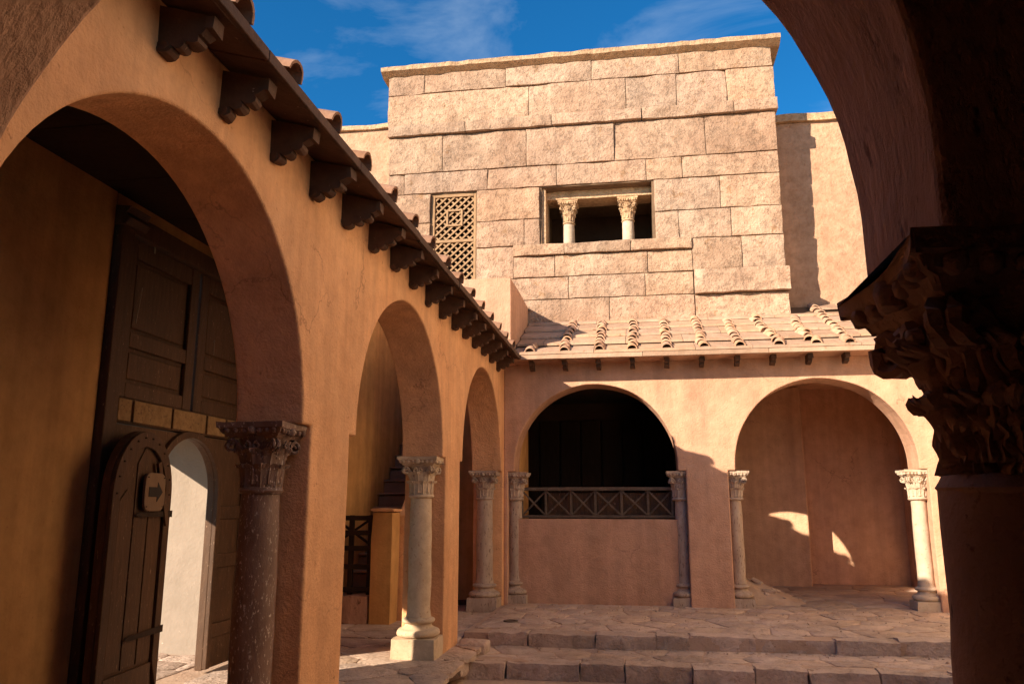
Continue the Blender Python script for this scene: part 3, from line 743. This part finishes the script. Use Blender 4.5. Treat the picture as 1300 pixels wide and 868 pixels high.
rb = thing('rubble_pile', 'low heap of rubble and earth behind the column of the far right arch', 'rubble', (1.9, 14.6, 0))
mb = MB()
def heap(u, v):
    x = 1.35 + 1.35 * u; y = 14.13 + 1.15 * v
    h = 0 if v < .001 else .52 * max(0, 1 - u * 1.02) ** .95 * math.sin(math.pi * min(1, .02 + v)) ** .55 if v < .98 else 0
    return (x, y, -.01 + max(0, h) * (1 + .25 * nz((x, y, 0), 4)) + .03 * nz((x, y, 3), 9) * min(1, h * 8))
obj('heap', mb.grid(heap, 26, 20), 'dust', rb, 60)
rd = random.Random(5)
for k in range(26):
    u, v = rd.uniform(.02, .98) ** .8, rd.uniform(.0, .9); p = heap(u, v); s_ = rd.uniform(.025, .085) * (1.3 - .6 * u)
    o = obj('stone', rough_box(-s_ * 1.3, s_ * 1.3, -s_, s_, -s_ * .45, s_ * .45, s_ * .16, 6, 3, k + 50), 'flag', rb, 30, loc=(p[0], p[1], p[2] + s_ * .1))
    o.rotation_euler = (rd.uniform(-.2, .2), rd.uniform(.1, .4), rd.uniform(-.5, .5))

# ------------------------------------------------------------------ stone tower
TW = thing('stone_tower', 'tall sunlit tower of large tan stone blocks rising behind the far roof', 'tower', (-1.1, 17, 4))
TY = 15.0; TL, TR = -5.0, 2.80
core = MB()
CY = TY + .055
core.box(TL + .02, -4.07, CY, 19, 4.35, 10.5).box(-4.07, -3.14, CY, 19, 7.84, 10.5).box(-4.07, -3.14, CY, 19, 4.35, 6.0)
core.box(-3.14, -1.80, CY, 19, 4.35, 10.5).box(-1.80, .38, CY, 19, 7.84, 10.5).box(-1.80, .38, CY, 19, 4.35, 6.64).box(.38, TR - .02, CY, 19, 4.35, 10.5)
core.box(-4.07, .38, 18.2, 18.6, 6.0, 8.0)
obj('core', core, 'mortar', TW)
obj('window_back', MB().box(-4.06, -3.15, 17.5, 17.6, 6.01, 7.83), 'dark_room', TW)  # dark sheets painting in the shade inside the window openings
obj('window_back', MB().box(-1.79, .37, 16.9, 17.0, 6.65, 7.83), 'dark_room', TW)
def block(x0, x1, z0, z1, proud=.0, seed=0, depth=.30, m='stone', rough=.012, name='stone_block', y=TY, side=None):
    g = .0065; x0 += g; x1 -= g; z0 += g; z1 -= g
    nx = max(4, int((x1 - x0) / .11)); nzv = max(3, int((z1 - z0) / .11)); mb = MB()
    cx, cz = (x0 + x1) / 2, (z0 + z1) / 2
    rd_ = random.Random(seed * 7 + int((x0 + 20) * 100)); tl = rd_.uniform(-.008, .008); tlx = rd_.uniform(-.006, .006)
    def f(u, v):
        x = x0 + (x1 - x0) * u; z = z0 + (z1 - z0) * v
        e = min(u * (x1 - x0), (1 - u) * (x1 - x0), v * (z1 - z0), (1 - v) * (z1 - z0))
        p = Vector((x, y, z))
        d = rough * 1.3 * nz(p + Vector((seed, 0, 0)), 2.6) + rough * nz(p, 7) - proud + tl + tlx * (u - .5)
        if e < .004: d += .005 + .014 * max(0, nz(p, 4.0))
        ec = math.hypot(min(u, 1 - u) * (x1 - x0), min(v, 1 - v) * (z1 - z0))
        chip = max(0, nz(p + Vector((seed * 3, 0, 5)), 1.9))
        if ec < .14: d += .05 * chip * (1 - ec / .14)
        if e < .05: d += .035 * max(0, nz(p + Vector((seed, 9, 0)), 3.3) - .15)
        q_ = nz(p + Vector((4, seed, 0)), 1.3)
        if q_ > .28: d += min(.03, (q_ - .28) * .22)
        if e < .001:
            if u < .001 or u > .999: x += .011 * nz(p, 5)
            if v < .001 or v > .999: z += .011 * nz(p, 4)
        return (x - cx, y + d - y, z - cz)
    us = [0, min(.2, .03 / (x1 - x0))] + [i / nx for i in range(1, nx)] + [1 - min(.2, .03 / (x1 - x0)), 1]
    vs2 = [0, min(.2, .03 / (z1 - z0))] + [i / nzv for i in range(1, nzv)] + [1 - min(.2, .03 / (z1 - z0)), 1]
    W_, H_ = len(us), len(vs2)
    for v in vs2:
        for u in us: mb.v.append(Vector(f(u, v)))
    for j in range(H_ - 1):
        for i in range(W_ - 1): mb.f.append((j * W_ + i, j * W_ + i + 1, (j + 1) * W_ + i + 1, (j + 1) * W_ + i))
    # sides running back into the wall
    rim = [i for i in range(W_)] + [j * W_ + W_ - 1 for j in range(1, H_)] + [(H_ - 1) * W_ + i for i in range(W_ - 2, -1, -1)] + [j * W_ for j in range(H_ - 2, 0, -1)]
    o = len(mb.v)
    for r_ in rim: q = mb.v[r_]; mb.v.append(Vector((q.x, depth, q.z)))
    n = len(rim)
    for i in range(n): mb.f.append((rim[i], o + i, o + (i + 1) % n, rim[(i + 1) % n]))
    return obj(name, mb, m, TW, 24, loc=(cx, y, cz))
seed = 1
def course(z0, z1, js, proud=0.0, depth=.3, m='stone', rough=.012, name='stone_block'):
    global seed
    for a, b in zip(js[:-1], js[1:]):
        block(a, b, z0, z1, proud + random.uniform(-.006, .006), seed, depth, m, rough, name); seed += 1
RS = .02
course(10.07, 10.50, [TL - .04, -4.25, -2.52, -.75, 1.0, TR], .05)
course(9.36, 10.06, [TL - .04, -2.04, -.07, .93, 1.90, TR + .02], .045)
course(9.13, 9.37, [TL - .02, -3.36, -1.57, .23, 2.02, TR + .05], .09, .36, rough=.018, name='ledge_stone')
course(8.31, 9.12, [TL, -3.85, -2.10, -.33, 1.45, TR])
course(7.86, 8.30, [TL, -4.65, -2.90, -1.49, .28, .98, TR])
course(7.22, 7.85, [TL, -4.09]); course(6.55, 7.21, [TL, -4.52, -4.09]); course(5.9, 6.54, [TL, -4.09]); course(4.7, 5.99, [TL, -3.12]) 
course(7.19, 7.85, [-3.12, -1.84]); course(6.64, 7.18, [-3.12, -2.15, -1.84]); course(5.96, 6.63, [-3.12, -2.37])
course(7.20, 7.85, [.42, 1.68, TR]); course(6.62, 7.19, [.42, .87, 1.85, TR])
course(6.41, 6.63, [-2.37, -1.35, -.06, 1.10], .07, .36, rough=.014, name='sill_stone')
course(5.97, 6.40, [-2.37, -1.54, .25, 1.10]); course(5.97, 6.61, [1.10, 2.02, TR])
course(5.52, 5.96, [-3.12, -1.28, .19, 1.10]); course(5.50, 5.96, [1.11, TR + .05], .12, .40, rough=.035, name='ledge_stone')
course(4.72, 5.51, [-3.12, -.5, 1.10]); course(4.72, 5.49, [1.11, TR + .02], .02, rough=.03)
# side faces of the tower
for k, (z0, z1) in enumerate([(10.07, 10.5), (9.36, 10.06), (8.31, 9.12), (7.86, 8.30), (7.20, 7.85), (6.62, 7.19), (5.97, 6.61), (4.9, 5.96)]):
    for ya, yb in ((15.31, 16.6), (16.61, 17.9), (17.91, 19)):
        obj('stone_block', rough_box(TR - .25, TR, ya, yb, z0, z1, .012, 4, 4, k), 'stone', TW, 40)
# cornice: thin ragged slab
mb = MB(); n = 60
for i in range(n + 1):
    x = TL - .17 + (TR + .17 - TL + .17) * i / n
    a, b, c = .02 * nz((x * 3, 1, 0)), .025 * nz((x * 2.2, 3, 0)), .03 * nz((x * 5, 7, 0))
    mb.v += [Vector((x, TY - .02, 10.49 + a)), Vector((x, TY - .19 + c, 10.57 + a)), Vector((x, TY - .20 + c, 10.66 + b)), Vector((x, TY + .2, 10.74 + b)), Vector((x, 19.1, 10.70)), Vector((x, 19.1, 10.49))]
for i in range(n):
    for q in range(6): mb.f.append((i * 6 + q, i * 6 + (q + 1) % 6, i * 6 + 6 + (q + 1) % 6, i * 6 + 6 + q))
mb.f.append(tuple(range(6))); mb.f.append(tuple(range(n * 6 + 5, n * 6 - 1, -1)))
obj('cornice', mb, 'stone_trim', TW)
# twin-column window
obj('lintel', rough_box(-1.84, .42, TY + .30, TY + .80, 7.66, 7.85, .012, 4, 6), 'stone_trim', TW, 40)
obj('jamb', rough_box(-1.86, -1.72, TY + .10, TY + .80, 6.63, 7.84, .008, 4, 5), 'stone_trim', TW, 40)
obj('jamb', rough_box(.385, .46, TY + .10, TY + .80, 6.63, 7.84, .008, 4, 5), 'stone_trim', TW, 40)
for x in (-1.30, -.10):
    c = link('window_column', None, TW, (x, TY + .50, 6.62))
    link('shaft', shaft_mesh('shaft', M['col_pale'], 0, .60, .118, x), c, (x, TY + .50, 6.62))
    key = ('stone_trim', 1.0, .004)
    if key not in CAPS: CAPS[key] = capital_mesh('capital', M['stone_trim'], 2, .004, 1.0)
    o = link('capital', CAPS[key], c, (x, TY + .50, 7.21)); o.scale = (.88, .88, 1.02)
# lattice window
LWN = link('lattice_window', None, TW, (-3.6, TY + .1, 6.0))
LY = TY + .10; x0, x1, z0, z1 = -4.07, -3.14, 5.98, 7.84
for (a, b, c, d) in ((x0, x0 + .07, z0, z1), (x1 - .05, x1, z0, z1), (x0 + .071, x1 - .051, z1 - .07, z1), (x0 + .071, x1 - .051, 6.80, 6.86)):
    obj('frame', MB().box(a, b, LY - .03, LY + .05, c, d), 'lattice', LWN, bevel=.005, seg=1)
def slats(sgn, y):
    L0, L1, B, T = x0 + .07, x1 - .05, z0, z1 - .07; step = .150
    c = -3.0
    while c < 3.0:
        pts = []
        # line z = zm + sgn*(x - xm) + c
        zm = (B + T) / 2; xm = (L0 + L1) / 2
        for x in (L0, L1):
            z = zm + sgn * (x - xm) * .92 + c
            if B <= z <= T: pts.append((x, z))
        for z in (B, T):
            x = xm + sgn * (z - zm - c) / .92
            if L0 < x < L1: pts.append((x, z))
        if len(pts) >= 2:
            p, q = pts[0], pts[1]
            if math.hypot(p[0] - q[0], p[1] - q[1]) > .08: obj('slat', MB().bar((p[0], y, p[1]), (q[0], y, q[1]), .020, .042, (0, 1, 0)) if False else MB().bar((p[0], y, p[1]), (q[0], y, q[1]), .034, .016, (0, 1, 0)), 'lattice', LWN)
        c += step
slats(1, LY - .004); slats(-1, LY + .016)
for (a, b, c, d) in ((-3.76, -3.72, 7.14, 7.50), (-3.46, -3.42, 7.14, 7.50), (-3.719, -3.461, 7.14, 7.18), (-3.719, -3.461, 7.46, 7.50)):
    obj('small_frame', MB().box(a, b, LY - .035, LY - .013, c, d), 'lattice', LWN, bevel=.004, seg=1)

# ------------------------------------------------------------------ plaster walls beside the tower, corner block
pw = thing('plaster_wall', 'tall tan plaster wall to the right of the stone tower', 'wall', (6, 16, 4))
obj('wall', MB().box(2.6, 9.5, 15.80, 16.2, 4.3, 9.22), 'tan_plaster', pw, bevel=.02)
obj('coping', wavy_board(2.6, 9.6, 15.72, 16.3, 9.222, 9.38, 40, .02, 0, 3), 'stone_trim', pw)
pw2 = thing('plaster_wall', 'tan plaster wall to the left of the stone tower above the tiled eave', 'wall', (-7, 16, 4))
obj('wall', MB().box(-12, -5.02, 15.45, 15.9, -.3, 9.58), 'tan_plaster', pw2, bevel=.02)
obj('coping', wavy_board(-12, -4.995, 15.38, 16.0, 9.582, 9.68, 40, .02, 0, 5), 'stone_trim', pw2)
cbk = thing('parapet_block', 'pale plastered parapet block where the two tiled roofs meet', 'parapet', (-2.5, 14, 4))
obj('block', rough_box(-3.3, -2.07, 12.84, 14.97, 3.95, 5.36, .008, 2.5, 4), 'plaster_pink', cbk, 25)

# ------------------------------------------------------------------ near arcade (the camera stands behind it)
near = thing('arcade', 'dark foreground arch framing the view on a carved column at right', 'arcade', (-.6, 1.7, 0))
ops = [(-.69, 1.24, 2.07, .14, .0)]
def near_outline():
    pts = [(-4.3, 3.75), (-4.3, -.3), (-2.45, -.3), (-2.45, 2.07)]
    n = 60
    for i in range(n + 1):
        a = math.pi - math.pi * i / n; rr = 1.24 + .014 * nz((math.cos(a) * 2.5, math.sin(a) * 2.5, 9)) + .006 * nz((math.cos(a) * 9, math.sin(a) * 9, 4))
        pts.append((-.69 + rr * math.cos(a), 2.21 + rr * math.sin(a) if 0 < i < n else 2.07))
    return pts + [(1.05, 2.07), (1.05, -.3), (5.2, -.3), (5.2, 3.75)]
obj('wall', MB().prism(near_outline(), lambda s, z: (s, 1.45, z), lambda s, z: (s, 1.95, z)), 'rough_plaster', near, bevel=.02, seg=3)
c = column(near, .738, 1.675, 'col_near', -.33, .177, 77, k=1.0, ztop=2.068, plinth=.28, rough=.006, label='thick dark column with a bold carved capital in the right foreground')
for ch in c.children:
    if ch.name.startswith('capital'):
        ch.scale = (1.14, 1.14, .96); ch.location.z += .018
        so = ch.modifiers.new('thick', 'SOLIDIFY'); so.thickness = .012; so.offset = -.6
column(near, -2.16, 1.70, 'col_near', -.33, .17, 79, ztop=2.068, plinth=.26, rough=.010)
ng = thing('near_gallery', 'dark roofed gallery around the viewpoint', 'gallery', (0, -.5, 0))
obj('ceiling', MB().box(-4.75, 5.2, -3.0, 1.449, 3.6, 3.74), 'wood_black', ng)
obj('back_wall', MB().box(-4.75, 5.2, -3.3, -3.0, -.33, 3.74), 'rough_plaster', ng)
obj('added_end_wall', MB().box(5.2, 5.5, -3.3, 1.95, -.33, 3.74), 'rough_plaster', ng)

# ------------------------------------------------------------------ unseen right building, added to bounce sunlight back across the court
right = thing('bounce_building', 'unseen tall cream building added along the right side to bounce warm light', 'building', (5, 7.8, 0))
ops = [(3.76, 1.48, 2.15, 0, .15), (7.78, 1.48, 2.15, 0, .15), (11.80, 1.48, 2.15, 0, .15)]
ol = arch_outline(1.96, 13.54, -.4, 10.2, ops[1:2], 14)
obj('wall', MB().prism(ol, lambda s, z: (4.80, s, z), lambda s, z: (5.30, s, z)), 'bounce_plaster', right, bevel=.018, seg=2)
obj('back_wall', MB().box(7.2, 7.5, 1.97, 13.54, -.4, 10.2), 'bounce_plaster', right)
obj('roof', MB().box(4.7, 7.6, 1.97, 13.5, 10.21, 10.4), 'tile', right)
for k, (c_, r_, *_) in enumerate(ops[1:2]):
    for s in (-1, 1): column(right, 5.05, c_ + s * 1.50, 'col_grey', -.33, .13, 90 + k, ztop=2.145)

dc = thing('drain_cover', 'small round drain cover set in the terrace paving', 'drain', (-1.86, 11.55, 0))
obj('rim', MB().lathe([(.07, .002), (.07, .016), (.10, .018), (.105, .002)], (-1.86, 11.55, .008), 24, False), 'wood_grey', dc, 40)
obj('plate', MB().lathe([(.069, .0), (.069, .010)], (-1.86, 11.55, .006), 24), 'wood_grey', dc)

# loose grit swept into the corners of the terrace and the steps
rd = random.Random(21); mb = MB()
for k in range(420):
    zone = rd.random()
    if zone < .45: x, y, z = rd.uniform(-2.1, 5), 13.5 - abs(rd.gauss(0, .5)), .008
    elif zone < .75: x, y, z = rd.uniform(-1.9, 5), 10.55 - abs(rd.gauss(0, .12)), -.150
    else: x, y, z = rd.uniform(-2, 5), rd.uniform(10.9, 13.4), .008
    r_ = rd.uniform(.006, .020) * (1.5 if rd.random() < .06 else 1); a = rd.uniform(0, 3)
    pts = [(r_ * rd.uniform(.6, 1.3) * math.cos(a + t * 1.257), r_ * rd.uniform(.6, 1.3) * math.sin(a + t * 1.257)) for t in range(5)]
    mb.add([(x + p, y + q, z - .004) for p, q in pts] + [(x + p * .5, y + q * .5, z + r_ * rd.uniform(.5, .9)) for p, q in pts],
           [(5, 6, 7, 8, 9)] + [(i, (i + 1) % 5, 5 + (i + 1) % 5, 5 + i) for i in range(5)])
tag(obj('grit', mb, 'flag'), 'loose grit and small stones scattered over terrace and steps', 'grit', kind='stuff')
